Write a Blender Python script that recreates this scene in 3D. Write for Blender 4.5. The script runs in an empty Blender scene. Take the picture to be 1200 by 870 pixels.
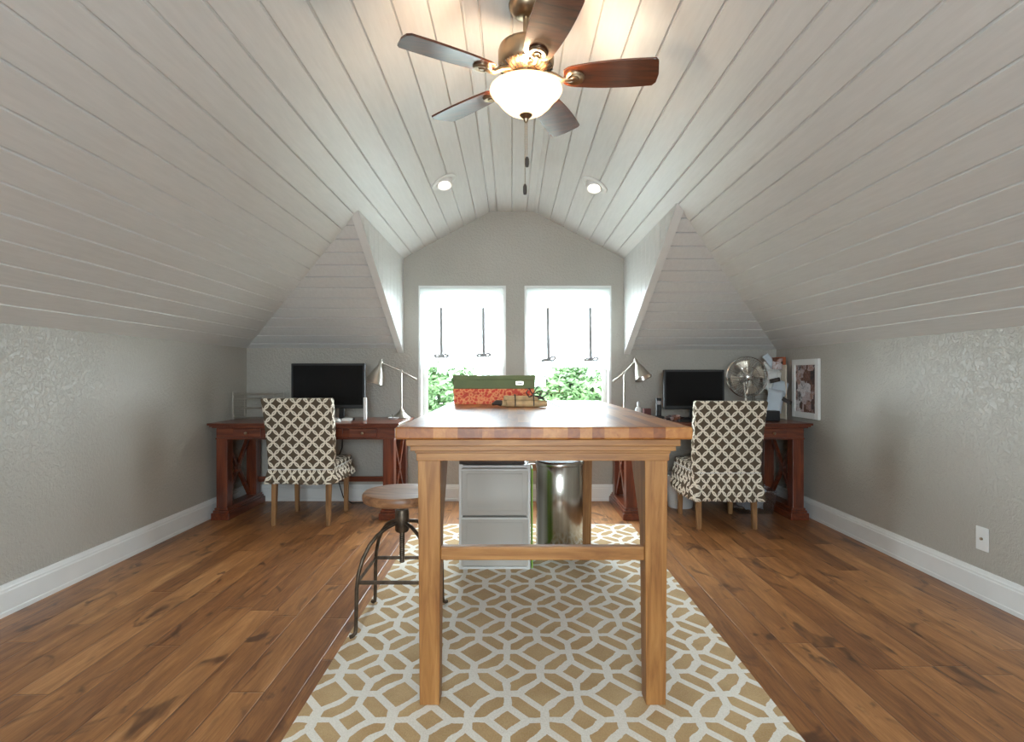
import bpy, bmesh, math, random
from mathutils import Vector, Matrix
random.seed(11)
R = math.radians
sc = bpy.context.scene
COL = sc.collection
F = 640.0                      # focal length in pixels of the 1200 px wide frame
CAMH = 1.139                   # eye height
HY = 440.0                     # horizon row
def P(px, py, Y):              # a point of the room from a pixel and its depth
    return Vector(((px-600)*Y/F, Y, CAMH-(py-HY)*Y/F))

# ---------------------------------------------------------------- camera
cam = bpy.data.cameras.new('camera'); co = bpy.data.objects.new('camera', cam); COL.objects.link(co)
co.location = (0, 0, CAMH); co.rotation_euler = (R(90), 0, 0)
cam.sensor_width = 36; cam.lens = 36*F/1200; cam.shift_y = 5/1200; cam.clip_start = .05
sc.camera = co
# ---------------------------------------------------------------- light
w = bpy.data.worlds.new('world'); sc.world = w; w.use_nodes = True
bgn = w.node_tree.nodes['Background']; bgn.inputs[0].default_value = (.80, .91, 1, 1); bgn.inputs[1].default_value = 22.0
def area(name, loc, rot, sx, sy, power, col=(1,1,1), portal=False):
    l = bpy.data.lights.new(name, 'AREA'); l.shape = 'RECTANGLE'; l.size = sx; l.size_y = sy; l.energy = power; l.color = col
    if portal: l.cycles.is_portal = True
    o = bpy.data.objects.new(name, l); COL.objects.link(o); o.location = loc; o.rotation_euler = rot; return o
area('window_portal', (-.445, 5.14, 1.29), (R(-90), 0, 0), .8, 1.35, 1, portal=True)
area('window_portal', (.51, 5.14, 1.29), (R(-90), 0, 0), .8, 1.35, 1, portal=True)
area('window_portal', (0, -2.14, 1.425), (R(90), 0, 0), 1.6, 1.15, 1, portal=True)
sc.view_settings.view_transform = 'Standard'; sc.view_settings.look = 'None'; sc.view_settings.gamma = 1
sc.view_settings.use_curve_mapping = False; sc.view_settings.exposure = 0.65
sc.cycles.max_bounces = 8; sc.cycles.diffuse_bounces = 5; sc.cycles.transparent_max_bounces = 12
sc.cycles.sample_clamp_indirect = 6; sc.cycles.caustics_reflective = False; sc.cycles.caustics_refractive = False

# ---------------------------------------------------------------- node helpers
def srgb(r, g, b):
    f = lambda c: ((c/255+.055)/1.055)**2.4 if c > 10 else c/255/12.92
    return (f(r), f(g), f(b), 1)
class E:                                    # tiny expression wrapper over math nodes
    def __init__(s, nt, sock): s.nt, s.s = nt, sock
    def op(s, o, b=None, c=None):
        n = s.nt.nodes.new('ShaderNodeMath'); n.operation = o
        for i, v in enumerate((s, b, c)):
            if v is None: continue
            if isinstance(v, E): s.nt.links.new(v.s, n.inputs[i])
            else: n.inputs[i].default_value = v
        return E(s.nt, n.outputs[0])
    def __add__(s, b): return s.op('ADD', b)
    def __sub__(s, b): return s.op('SUBTRACT', b)
    def __mul__(s, b): return s.op('MULTIPLY', b)
    def __truediv__(s, b): return s.op('DIVIDE', b)
    def gt(s, b): return s.op('GREATER_THAN', b)
    def lt(s, b): return s.op('LESS_THAN', b)
    def abs(s): return s.op('ABSOLUTE')
    def floor(s): return s.op('FLOOR')
    def max(s, b): return s.op('MAXIMUM', b)
    def min(s, b): return s.op('MINIMUM', b)
    def fold(s): return s - (s+.5).floor()  # distance to the nearest whole number
def ss(e, a, b):                            # smooth step
    n = e.nt.nodes.new('ShaderNodeMapRange'); n.interpolation_type = 'SMOOTHSTEP'
    e.nt.links.new(e.s, n.inputs[0]); n.inputs[1].default_value = a; n.inputs[2].default_value = b
    return E(e.nt, n.outputs[0])
class M:
    def __init__(s, name, color=(200,200,200), rough=.5, metal=0, spec=.5, **kw):
        s.m = bpy.data.materials.new(name); s.m.use_nodes = True; s.nt = s.m.node_tree
        s.b = s.nt.nodes['Principled BSDF']
        s.b.inputs['Base Color'].default_value = srgb(*color); s.b.inputs['Roughness'].default_value = rough
        s.b.inputs['Metallic'].default_value = metal; s.b.inputs['Specular IOR Level'].default_value = spec
        for k, v in kw.items(): s.b.inputs[k].default_value = v
    def n(s, t, **kw):
        n = s.nt.nodes.new('ShaderNode'+t)
        for k, v in kw.items(): setattr(n, k, v)
        return n
    def link(s, a, b): s.nt.links.new(a.s if isinstance(a, E) else a, b)
    def coord(s, kind='Object'):
        t = s.n('TexCoord'); return t.outputs[kind]
    def xyz(s, kind='Object'):
        q = s.n('SeparateXYZ'); s.link(s.coord(kind), q.inputs[0]); return [E(s.nt, o) for o in q.outputs]
    def vec(s, x, y, z):
        q = s.n('CombineXYZ')
        for i, v in enumerate((x, y, z)):
            if isinstance(v, E): s.link(v, q.inputs[i])
            else: q.inputs[i].default_value = v
        return q.outputs[0]
    def noise(s, vec=None, scale=5, detail=3, rough=.5, dist=0, mapscale=None):
        if vec is None: vec = s.coord()
        if mapscale:
            mp = s.n('Mapping'); mp.inputs['Scale'].default_value = mapscale; s.link(vec, mp.inputs[0]); vec = mp.outputs[0]
        q = s.n('TexNoise'); q.inputs['Scale'].default_value = scale; q.inputs['Detail'].default_value = detail
        q.inputs['Roughness'].default_value = rough; q.inputs['Distortion'].default_value = dist
        s.link(vec, q.inputs['Vector']); return E(s.nt, q.outputs[0])
    def white(s, vec):
        q = s.n('TexWhiteNoise', noise_dimensions='3D'); s.link(vec, q.inputs[0]); return E(s.nt, q.outputs[0])
    def ramp(s, e, stops):
        q = s.n('ValToRGB'); cr = q.color_ramp
        while len(cr.elements) < len(stops): cr.elements.new(.5)
        for el, (p, c) in zip(cr.elements, stops): el.position = p; el.color = srgb(*c)
        s.link(e, q.inputs[0]); return q.outputs[0]
    def mix(s, f, a, b, mode='MIX'):
        q = s.n('Mix', data_type='RGBA', blend_type=mode)
        for i, v in ((0, f), (6, a), (7, b)):
            if isinstance(v, E) or hasattr(v, 'is_output'): s.link(v, q.inputs[i])
            elif isinstance(v, tuple): q.inputs[i].default_value = srgb(*v)
            else: q.inputs[i].default_value = v
        return q.outputs[2]
    def color(s, c): s.link(c, s.b.inputs['Base Color']); return s
    def bump(s, e, strength=.2, dist=.01):
        q = s.n('Bump'); q.inputs['Strength'].default_value = strength; q.inputs['Distance'].default_value = dist
        s.link(e, q.inputs['Height']); s.link(q.outputs[0], s.b.inputs['Normal']); return s

def wood(name, dark, mid, light, axis=0, rough=.4, scale=3.0, coat=0, streak=14, bump=.08):
    m = M(name, mid, rough); ms = [streak]*3; ms[axis] = 1.2
    n1 = m.noise(scale=scale, detail=5, rough=.6, dist=.6, mapscale=tuple(ms))
    m.color(m.ramp(n1, [(.3, dark), (.5, mid), (.72, light)])).bump(n1, bump, .002)
    m.b.inputs['Coat Weight'].default_value = coat; m.b.inputs['Coat Roughness'].default_value = .15
    return m.m
def plain(name, col, rough=.5, metal=0, spec=.5, var=.04, scale=8, **kw):
    m = M(name, col, rough, metal, spec, **kw)
    n1 = m.noise(scale=scale, detail=3)
    lo = tuple(max(0, c*(1-var)) for c in col); hi = tuple(min(255, c*(1+var)) for c in col)
    m.color(m.ramp(n1, [(.3, lo), (.7, hi)])); return m.m

# ---------------------------------------------------------------- materials
def wall_mat():
    m = M('wall paint', (176, 170, 160), .42, spec=.5)
    n1 = m.noise(scale=46, detail=4, rough=.6, dist=.4); n2 = m.noise(scale=1.3, detail=2)
    m.color(m.ramp(n2, [(.3, (171, 166, 156)), (.7, (181, 176, 167))]))
    m.bump(ss(n1, .42, .60), .5, .004); return m.m
def ceil_mat():
    m = M('white plank paint', (226, 226, 225), .36, spec=.5)
    n1 = m.noise(scale=6, detail=4, rough=.6, mapscale=(10, 1.0, 10))
    m.color(m.ramp(n1, [(.3, (212, 211, 209)), (.7, (220, 219, 217))])).bump(n1, .12, .002); return m.m
def floor_mat():
    m = M('hardwood planks', (130, 88, 58), .3, spec=.5)
    x, y, z = m.xyz(); W = .127
    xi = (x/W).floor(); r1 = m.white(m.vec(xi, 3.1, 0))
    L = r1*.9 + 1.0
    yy = y/L + r1*7.3; yi = yy.floor()
    r2 = m.white(m.vec(xi, yi, 1)); r3 = m.white(m.vec(xi, yi, 9))
    gv = m.vec(x*9 + r2*31, y*1.1 + r3*17, r2*5)
    g = m.noise(gv, scale=2.2, detail=6, rough=.62, dist=.9)
    fine = m.noise(m.vec(x*60 + r2*31, y*3, r2*5), scale=3, detail=3)
    kn = m.noise(m.vec(x*3.2 + r2*13, y*1.6 + r3*9, 2), scale=2.4, detail=3, dist=1.2)
    t = g*.84 + fine*.34 + r2*.24 - .21
    c = m.ramp(t, [(.18, (84, 48, 27)), (.40, (134, 87, 50)), (.60, (166, 114, 68)), (.82, (200, 148, 98))])
    c = m.mix(ss(kn, .575, .72)*.8, c, (66, 38, 26))
    fx = (x/W).fold().abs() ; fx = fx*W                # centre of plank edges lies at whole numbers
    fy = yy.fold().abs()*L
    gap = (fx.lt(.0016)).max(fy.lt(.0016))
    bev = ss(fx, .0, .005).min(ss(fy, .0, .005))
    c = m.mix(gap*.55, c, (70, 46, 34)); m.color(c)
    m.link(m.noise(scale=3, detail=2)*.16 + .25 + g*.08, m.b.inputs['Roughness'])
    m.bump(bev*1.0 + g*.25 + m.noise(m.vec(x*7, y*1.5, 0), scale=2, detail=1)*.5, .5, .003); return m.m
def rug_mat():
    m = M('rug wool', (215, 205, 185), .95, spec=.1)
    x, y, z = m.xyz('Object')                          # object origin = centre of one large diamond
    wob = m.noise(scale=11, detail=4)*.12 - .06
    u = ((x + wob*.25)/.252).fold().abs(); v = ((y - wob*.25)/.292).fold().abs(); d = u + v
    big = d.lt(.262)
    small = (d*-1 + 1).lt(.176)
    st = d.gt(.408)*d.lt(.67)*u.gt(.066)*v.gt(.06)*((u*-1+.5).gt(.055))*((v*-1+.5).gt(.05))
    k = big.max(small).max(st)
    fz = m.noise(scale=160, detail=3, rough=.7); pt = m.noise(scale=5, detail=3)
    tan = m.ramp(pt*.6+fz*.4, [(.35, (176, 140, 90)), (.65, (204, 172, 124))])
    cr = m.ramp(fz, [(.3, (228, 221, 207)), (.7, (246, 241, 231))])
    m.color(m.mix(k, cr, tan)); m.bump(k*-.6 + fz*.8, .7, .006)
    m.b.inputs['Sheen Weight'].default_value = .2; return m.m
def cloth_mat():
    m = M('lattice print cotton', (190, 180, 160), .85, spec=.2)
    q = m.n('UVMap'); s_ = m.n('SeparateXYZ'); m.link(q.outputs[0], s_.inputs[0])
    u, v = E(m.nt, s_.outputs[0])/.098, E(m.nt, s_.outputs[1])/.098
    def hyp(a, b): return (a*a + b*b).op('SQRT')
    dA = hyp(u.fold(), v.fold()); dB = hyp((u+.5).fold(), (v+.5).fold())
    k = ((dA-.425).abs().lt(.052)).max((dB-.425).abs().lt(.052))
    nz = m.noise(scale=220, detail=2)
    da = m.ramp(nz, [(.3, (84, 72, 58)), (.7, (104, 91, 76))]); li = m.ramp(nz, [(.3, (224, 215, 198)), (.7, (240, 232, 216))])
    m.color(m.mix(k, da, li)); m.bump(nz, .2, .001); return m.m
def butcher_mat(name, cols, end=False):
    m = M(name, cols[1], .3)
    x, y, z = m.xyz(); a = .041
    yi = (x/a).floor(); r = m.white(m.vec(yi, 0, 0)); xi = (y/.42 + r*5).floor()
    r2 = m.white(m.vec(yi, xi, 2))
    g = m.noise(m.vec(x*14 + r2*9, y*1.6 + r2*20, z*14), scale=3, detail=5, dist=.7)
    t = r2*.45 + g*.6 - .02
    m.color(m.ramp(t, [(.25, cols[0]), (.5, cols[1]), (.78, cols[2])])).bump(g, .05, .001)
    m.b.inputs['Roughness'].default_value = .42; m.b.inputs['Coat Weight'].default_value = .35; m.b.inputs['Coat Roughness'].default_value = .34
    return m.m
WALL = wall_mat(); CEIL = ceil_mat(); FLOOR = floor_mat(); RUG = rug_mat(); CLOTH = cloth_mat()
TRIM = plain('trim paint', (226, 226, 224), .35, var=.01)
CHERRY = [wood('cherry wood %s' % 'xyz'[a], (66, 28, 15), (102, 46, 25), (132, 66, 36), a, .28, 2.2, .3) for a in range(3)]
OAK = [wood('light oak %s' % 'xyz'[a], (126, 80, 40), (158, 108, 58), (180, 130, 76), a, .42, 2.6, 0) for a in range(3)]
TOPW = butcher_mat('maple block top', ((122, 64, 20), (156, 92, 34), (184, 124, 60)))
LEGW = wood('chair leg wood', (112, 78, 46), (146, 106, 66), (170, 128, 84), 2, .45)
STOOLW = wood('worn stool wood', (96, 62, 40), (140, 98, 66), (176, 134, 96), 0, .4, 2.4)
BLADE = wood('walnut blade', (58, 26, 14), (88, 42, 24), (116, 60, 34), 0, .3, 3, 1, bump=.02)
IRON = plain('bronzed iron', (92, 80, 68), .45, .85, var=.2, scale=30)
NICKEL = plain('brushed nickel', (196, 190, 180), .28, 1, var=.03)
BRONZE = plain('antique nickel', (168, 148, 124), .3, 1, var=.08, scale=14)
FANB = plain('satin fan blade', (205, 194, 178), .4, .7)
CHROME = plain('chrome', (214, 214, 212), .14, 1, var=.02)
BLACK = plain('black plastic', (22, 22, 24), .4, var=.1)
SCREEN = plain('screen glass', (15, 13, 13), .22, var=.06, scale=2, spec=.15)
WHITEP = plain('white plastic', (226, 226, 224), .35, var=.01)
def translucent_plastic():
    m = M('frosted plastic', (206, 200, 192), .4); m.b.inputs['Transmission Weight'].default_value = .12
    m.b.inputs['Subsurface Weight'].default_value = .0
    n1 = m.noise(scale=3, detail=1); m.color(m.ramp(n1, [(.3, (200, 195, 188)), (.7, (212, 207, 200))])); return m.m
FROST = translucent_plastic()
STEEL = plain('brushed stainless', (190, 184, 174), .22, 1, var=.06, scale=4)
def steel():
    m = M('stainless steel', (180, 174, 164), .2, 1)
    x, y, z = m.xyz(); n1 = m.noise(m.vec(x*8, y*8, z*.2), scale=3, detail=3)
    m.color(m.ramp(n1, [(.3, (150, 142, 130)), (.7, (205, 200, 190))])); m.b.inputs['Anisotropic'].default_value = .6; return m.m
STEEL = steel()
GREENBOX = plain('green card', (98, 108, 62), .6, var=.05)
def red_print():
    m = M('red printed card', (200, 60, 30), .6)
    v = m.n('TexVoronoi'); v.inputs['Scale'].default_value = 46; m.link(m.coord(), v.inputs['Vector'])
    n1 = m.noise(scale=40, detail=4, dist=1)
    c = m.ramp(E(m.nt, v.outputs['Distance'])*.7 + n1*.5, [(.3, (206, 46, 22)), (.52, (214, 78, 40)), (.62, (238, 158, 98)), (.8, (200, 60, 30))])
    m.color(c); return m.m
REDBOX = red_print()
KRAFT = plain('kraft fabric', (188, 158, 116), .8, var=.12, scale=30)
DARKRIB = plain('dark ribbon', (58, 50, 46), .6)
GREYRIB = plain('grey ribbon', (150, 148, 150), .7)
PAPER = plain('white paper', (226, 224, 220), .7, var=.02)
BLUEPAPER = plain('bluish envelope paper', (196, 204, 212), .7, var=.03)
CREAM = plain('cream board', (222, 208, 188), .7, var=.02)
ORANGE = plain('orange card', (176, 92, 56), .7, var=.06)
MAROON = plain('maroon card', (96, 48, 44), .6)
LIME = plain('lime green plastic', (142, 190, 70), .45)
DARKTRAY = plain('dark brown board', (62, 44, 34), .5)
CABLE = plain('black cable', (24, 24, 26), .5)
def collage():
    m = M('photo collage', (150, 120, 110), .4)
    v = m.n('TexVoronoi', distance='CHEBYCHEV'); v.inputs['Scale'].default_value = 15; m.link(m.coord(), v.inputs['Vector'])
    s_ = m.n('SeparateColor'); m.link(v.outputs['Color'], s_.inputs[0])
    n1 = m.noise(scale=30, detail=3, dist=1.5)
    m.color(m.ramp(E(m.nt, s_.outputs[0])*.75 + n1*.35-.05, [(.15, (34, 28, 30)), (.35, (112, 70, 52)), (.5, (196, 182, 184)), (.62, (150, 104, 82)), (.75, (224, 220, 222)), (.9, (70, 54, 56))]))
    return m.m
COLLAGE = collage()
def ribmat():
    m = M('grey voile ribbon', (150, 150, 154), .8); out = m.nt.nodes['Material Output']
    d = m.n('BsdfDiffuse'); d.inputs[0].default_value = (.75, .75, .77, 1); t = m.n('BsdfTranslucent'); t.inputs[0].default_value = (.15, .15, .155, 1)
    a = m.n('MixShader'); m.link(d.outputs[0], a.inputs[1]); m.link(t.outputs[0], a.inputs[2]); m.link(a.outputs[0], out.inputs[0]); return m.m
GREYRIB = ribmat()
def sheer():
    m = M('sheer white voile', (246, 248, 250), .9)
    nt = m.nt; out = nt.nodes['Material Output']
    d = m.n('BsdfDiffuse'); d.inputs[0].default_value = (.92, .94, .95, 1)
    t = m.n('BsdfTranslucent'); t.inputs[0].default_value = (.92, .95, .96, 1)
    tr = m.n('BsdfTransparent')
    a = m.n('MixShader'); a.inputs[0].default_value = .6; m.link(d.outputs[0], a.inputs[1]); m.link(t.outputs[0], a.inputs[2])
    b = m.n('MixShader'); b.inputs[0].default_value = .62
    m.link(tr.outputs[0], b.inputs[1]); m.link(a.outputs[0], b.inputs[2]); m.link(b.outputs[0], out.inputs[0]); return m.m
SHEER = sheer()
def glass(name, rough=0, tint=(1,1,1,1), mixf=.1):
    m = M(name); out = m.nt.nodes['Material Output']
    tr = m.n('BsdfTransparent'); tr.inputs[0].default_value = tint; g = m.n('BsdfGlossy'); g.inputs['Roughness'].default_value = rough
    b = m.n('MixShader'); b.inputs[0].default_value = mixf; m.link(tr.outputs[0], b.inputs[1]); m.link(g.outputs[0], b.inputs[2]); m.link(b.outputs[0], out.inputs[0]); return m.m
PANE = glass('window glass', .0, (.96, .98, .97, 1), .05)
CLEARP = glass('clear plastic', .2, (.93, .95, .97, 1), .2)
def emis(name, col, strength):
    m = M(name, col, .3); m.b.inputs['Emission Color'].default_value = srgb(*col); m.b.inputs['Emission Strength'].default_value = strength; return m.m
BOWL = emis('lit frosted glass', (255, 214, 165), 1.5)
LAMPLIT = emis('lit reflector bulb', (255, 246, 232), 3.2)
LEAF = [plain('leaf green a', (60, 84, 48), .6, var=.2, scale=3), plain('leaf green b', (72, 98, 56), .6, var=.2, scale=3)]
BARK = plain('bark', (104, 88, 70), .9)
LAWN = plain('lawn', (112, 112, 100), .9, var=.2)

# ---------------------------------------------------------------- mesh helpers
def obj(name, bm, mat, parent=None, smooth=False, bevel=0, label=None):
    me = bpy.data.meshes.new(name); bmesh.ops.recalc_face_normals(bm, faces=bm.faces); bm.to_mesh(me); bm.free()
    me.materials.append(mat)
    if smooth:
        me.polygons.foreach_set('use_smooth', [True]*len(me.polygons))
        me.set_sharp_from_angle(angle=R(38))
    o = bpy.data.objects.new(name, me); COL.objects.link(o); o.parent = parent
    if bevel:
        b = o.modifiers.new('bevel', 'BEVEL'); b.width = bevel; b.segments = 2; b.limit_method = 'ANGLE'
    if label: o['label'] = label
    return o
def tag(o, label, cat, group=None):
    o['label'] = label; o['category'] = cat
    if group: o['group'] = group
    return o
def thing(name, label, cat, loc=(0,0,0), rz=0, group=None):
    o = bpy.data.objects.new(name, None); COL.objects.link(o); o.location = loc; o.rotation_euler = (0, 0, rz); o.empty_display_size = .1
    return tag(o, label, cat, group)
def struct(o): o['kind'] = 'structure'; return o
def B(): return bmesh.new()
def box(bm, x0, x1, y0, y1, z0, z1, mat=None):
    vs = [bm.verts.new(v) for v in ((x0,y0,z0),(x1,y0,z0),(x1,y1,z0),(x0,y1,z0),(x0,y0,z1),(x1,y0,z1),(x1,y1,z1),(x0,y1,z1))]
    for f in ((0,3,2,1),(4,5,6,7),(0,1,5,4),(1,2,6,5),(2,3,7,6),(3,0,4,7)): bm.faces.new([vs[i] for i in f])
    if mat: bmesh.ops.transform(bm, matrix=mat, verts=vs)
    return bm
def prism(bm, pts, axis, a, b):            # polygon pts in the two other axes, extruded along axis
    def mk(p, t):
        q = list(p); q.insert(axis, t); return bm.verts.new(q)
    A = [mk(p, a) for p in pts]; C = [mk(p, b) for p in pts]; n = len(pts)
    bm.faces.new(A); bm.faces.new(C[::-1])
    for i in range(n): bm.faces.new((A[i], A[(i+1)%n], C[(i+1)%n], C[i]))
    return bm
def lathe(bm, prof, seg=32, c=(0,0,0), mat=None, cap=True):
    rings = []; allv = []
    for r, z in prof:
        if r < 1e-5: v = [bm.verts.new((c[0], c[1], c[2]+z))]
        else: v = [bm.verts.new((c[0]+r*math.cos(2*math.pi*i/seg), c[1]+r*math.sin(2*math.pi*i/seg), c[2]+z)) for i in range(seg)]
        rings.append(v); allv += v
    for a, b in zip(rings, rings[1:]):
        for i in range(seg):
            j = (i+1) % seg
            if len(a) == 1 and len(b) == 1: continue
            if len(a) == 1: bm.faces.new((a[0], b[j], b[i]))
            elif len(b) == 1: bm.faces.new((a[i], a[j], b[0]))
            else: bm.faces.new((a[i], a[j], b[j], b[i]))
    if cap:
        for r in (rings[0], rings[-1]):
            if len(r) > 2: bm.faces.new(r)
    if mat: bmesh.ops.transform(bm, matrix=mat, verts=allv)
    return bm
def tube(bm, pts, rad, seg=10, closed=False):
    pts = [Vector(p) for p in pts]; n = len(pts)
    rr = rad if isinstance(rad, (list, tuple)) else [rad]*n
    rings = []; up = None
    for i, p in enumerate(pts):
        if closed: d = pts[(i+1)%n]-pts[i-1]
        else: d = pts[min(i+1, n-1)]-pts[max(i-1, 0)]
        d.normalize()
        if up is None: up = Vector((0,0,1)) if abs(d.z) < .9 else Vector((1,0,0))
        s = d.cross(up).normalized(); up = s.cross(d).normalized()
        rings.append([bm.verts.new(p + (s*math.cos(2*math.pi*k/seg)+up*math.sin(2*math.pi*k/seg))*rr[i]) for k in range(seg)])
    m = n if closed else n-1
    for i in range(m):
        a, b = rings[i], rings[(i+1)%n]
        for k in range(seg): bm.faces.new((a[k], a[(k+1)%seg], b[(k+1)%seg], b[k]))
    if not closed: bm.faces.new(rings[0]); bm.faces.new(rings[-1])
    return bm
def bar(bm, a, b, wx, wy):                 # rectangular bar between two points (wx across, wy up)
    a, b = Vector(a), Vector(b); d = (b-a); L = d.length; d.normalize()
    up = Vector((0,0,1)) if abs(d.z) < .95 else Vector((0,1,0))
    s = d.cross(up).normalized(); u = s.cross(d)
    m = Matrix((( s.x, u.x, d.x, a.x), (s.y, u.y, d.y, a.y), (s.z, u.z, d.z, a.z), (0,0,0,1)))
    return box(bm, -wx/2, wx/2, -wy/2, wy/2, 0, L, m)
def arc(c, r, a0, a1, n, plane='xz'):
    out = []
    for i in range(n+1):
        a = R(a0+(a1-a0)*i/n); u, v = r*math.cos(a), r*math.sin(a)
        out.append((c[0]+u, c[1], c[2]+v) if plane == 'xz' else ((c[0]+u, c[1]+v, c[2]) if plane == 'xy' else (c[0], c[1]+u, c[2]+v)))
    return out
def boxuv(o):
    me = o.data; uv = me.uv_layers.new(name='UVMap')
    for p in me.polygons:
        n = p.normal; ax = max(range(3), key=lambda i: abs(n[i]))
        for li in p.loop_indices:
            v = me.vertices[me.loops[li].vertex_index].co
            uv.data[li].uv = (v.y, v.z) if ax == 0 else ((v.x, v.z) if ax == 1 else (v.x, v.y))

# ================================================================ THE ROOM
XL, XR, YB, YF = -2.41, 2.40, 4.96, -2.0
KL, KR = 1.385, 1.372                      # knee wall heights
SL, SR, SZ = -.984, 1.015, 2.2             # seam between lower and upper slope
TL, TR, TZ = -.194, .194, 2.627            # flat strip at the top
def zroof(x):
    for x0, z0, x1, z1 in ((XL, KL, SL, SZ), (SL, SZ, TL, TZ), (TL, TZ, TR, TZ), (TR, TZ, SR, SZ), (SR, SZ, XR, KR)):
        if x <= x1 or x1 == XR: return z0+(z1-z0)*(x-x0)/(x1-x0)
struct(obj('floor', box(B(), XL-.15, XR+.15, YF-.15, YB+.16, -.12, 0), FLOOR))
struct(obj('wall_left', box(B(), XL-.14, XL, YF, YB+.16, 0, KL+.06), WALL))
struct(obj('wall_right', box(B(), XR, XR+.14, YF, YB+.16, 0, KR+.06), WALL))
# back wall with its two window openings
W1 = (-.825, -.078); W2 = (.135, .878); WZ = (.63, 1.93)
def gable(name, y0, y1, holes, z_h):
    bm = B(); xs = sorted({XL, XR, SL, SR, TL, TR, *[h for q in holes for h in q]})
    for a, b in zip(xs, xs[1:]):
        za, zb = zroof(a)+.05, zroof(b)+.05
        if any(h[0] <= a+1e-6 and b-1e-6 <= h[1] for h in holes):
            prism(bm, [(a, 0), (b, 0), (b, z_h[0]), (a, z_h[0])], 1, y0, y1)
            prism(bm, [(a, z_h[1]), (b, z_h[1]), (b, zb), (a, za)], 1, y0, y1)
        else: prism(bm, [(a, 0), (b, 0), (b, zb), (a, za)], 1, y0, y1)
    return struct(obj(name, bm, WALL))
gable('wall_back', YB, YB+.16, [W1, W2], WZ)
gable('wall_front', YF-.15, YF, [(-.8, .8)], (.85, 2.0))  # opening behind the camera is added, sized for the daylight it lets in
# plank ceiling: profile with real V grooves, run along the room
HS = (SZ-KL)/(YB-3.50)                     # slope of the hipped ends
def yhip(x, z):                            # where the hip meets the main slope
    k = KL if x < 0 else KR; ya = 3.50 if x < 0 else 3.36
    return YB-(z-k)*(YB-ya)/(SZ-k)
def profile(p0, p1, first, pitch, gw=.011, gd=.009, fl=.0012):
    (x0, z0), (x1, z1) = p0, p1; L = math.hypot(x1-x0, z1-z0); dx, dz = (x1-x0)/L, (z1-z0)/L
    nx, nz = (-dz, dx)
    if nz < 0: nx, nz = -nx, -nz           # grooves sink upwards, out of the room
    pts = [(x0, z0, 0)]; t = first
    while t < L-gw:
        for s, d in ((-gw/2, 0), (-fl, gd), (fl, gd), (gw/2, 0)):
            pts.append((x0+dx*(t+s)+nx*d, z0+dz*(t+s)+nz*d, t))
        t += pitch
    pts.append((x1, z1, L)); return pts
bm = B()
def sweep(pts, fy):
    a = [bm.verts.new((x, YF, z)) for x, z, t in pts]; b = [bm.verts.new((x, fy(x, z), z)) for x, z, t in pts]
    for i in range(len(pts)-1): bm.faces.new((a[i], a[i+1], b[i+1], b[i]))
PITCH = .1325
sweep(profile((XL, KL), (SL, SZ), .145, PITCH), lambda x, z: yhip(x, z)+.012)
sweep(profile((XR, KR), (SR, SZ), .145, PITCH), lambda x, z: yhip(x, z)+.012)
sweep(profile((SL, SZ), (TL, TZ), .09, PITCH), lambda x, z: YB+.02)
sweep(profile((SR, SZ), (TR, TZ), .09, PITCH), lambda x, z: YB+.02)
sweep(profile((TL, TZ), (TR, TZ), .061, PITCH), lambda x, z: YB+.02)
# hipped plank ends
for side in (-1, 1):
    ya = 3.50 if side < 0 else 3.36; k = KL if side < 0 else KR; xs = SL if side < 0 else SR; xe = XL if side < 0 else XR
    pr = profile((YB+.02, k-.02*(SZ-k)/(YB-ya)), (ya, SZ), .10, PITCH, .013, .045, .0063)
    def xm(y, z): return xe+(z-k)*(xs-xe)/(SZ-k)
    a = [bm.verts.new((xs, y, z)) for y, z, t in pr]; b = [bm.verts.new((xm(y, z)+side*.012, y, z)) for y, z, t in pr]
    for i in range(len(pr)-1): bm.faces.new((a[i], a[i+1], b[i+1], b[i]))
ce = struct(obj('ceiling', bm, CEIL))
# unseen shell added above the planks (keeps the daylight out of the board joints)
pr = [(XL-.14, KL+.05), (SL, SZ+.07), (TL, TZ+.07), (TR, TZ+.07), (SR, SZ+.07), (XR+.14, KR+.05)]
bm = B(); prism(bm, pr+[(x, z+.12) for x, z in pr[::-1]], 1, YF-.16, YB+.17)
struct(obj('ceiling_light_shield', bm, TRIM))
# dormer cheeks (vertical planks) and the cased edge under them
for side, nm in ((-1, 'wall_dormer_left'), (1, 'wall_dormer_right')):
    ya = 3.50 if side < 0 else 3.36; k = KL if side < 0 else KR; xs = SL if side < 0 else SR
    bm = B(); y = ya; y_pts = []
    while y < YB:
        y_pts += [(y, 0), (min(y+PITCH-.009, YB), 0), (min(y+PITCH-.0045, YB), .005)]; y += PITCH
    y_pts.append((YB+.01, 0))
    def zb(y): return SZ-(y-ya)*(SZ-k)/(YB-ya)-.01
    for (p, d), (q, e) in zip(y_pts, y_pts[1:]):
        if q-p < 1e-5: continue
        bm.faces.new([bm.verts.new(v) for v in ((xs+side*d, p, zb(p)), (xs+side*e, q, zb(q)), (xs+side*e, q, SZ+.02), (xs+side*d, p, SZ+.02))])
    bmesh.ops.remove_doubles(bm, verts=bm.verts, dist=1e-5)
    struct(obj(nm, bm, CEIL))
    bm = B(); xa, xb = sorted((xs, xs+side*.058)); o_ = .045
    prism(bm, [(ya+.004, SZ-.004), (YB, k-.0), (YB, k-o_), (ya+.07, SZ-.004-o_)], 0, xa, xb)
    struct(obj('trim_1' if side < 0 else 'trim_2', bm, TRIM, bevel=.003))
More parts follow.
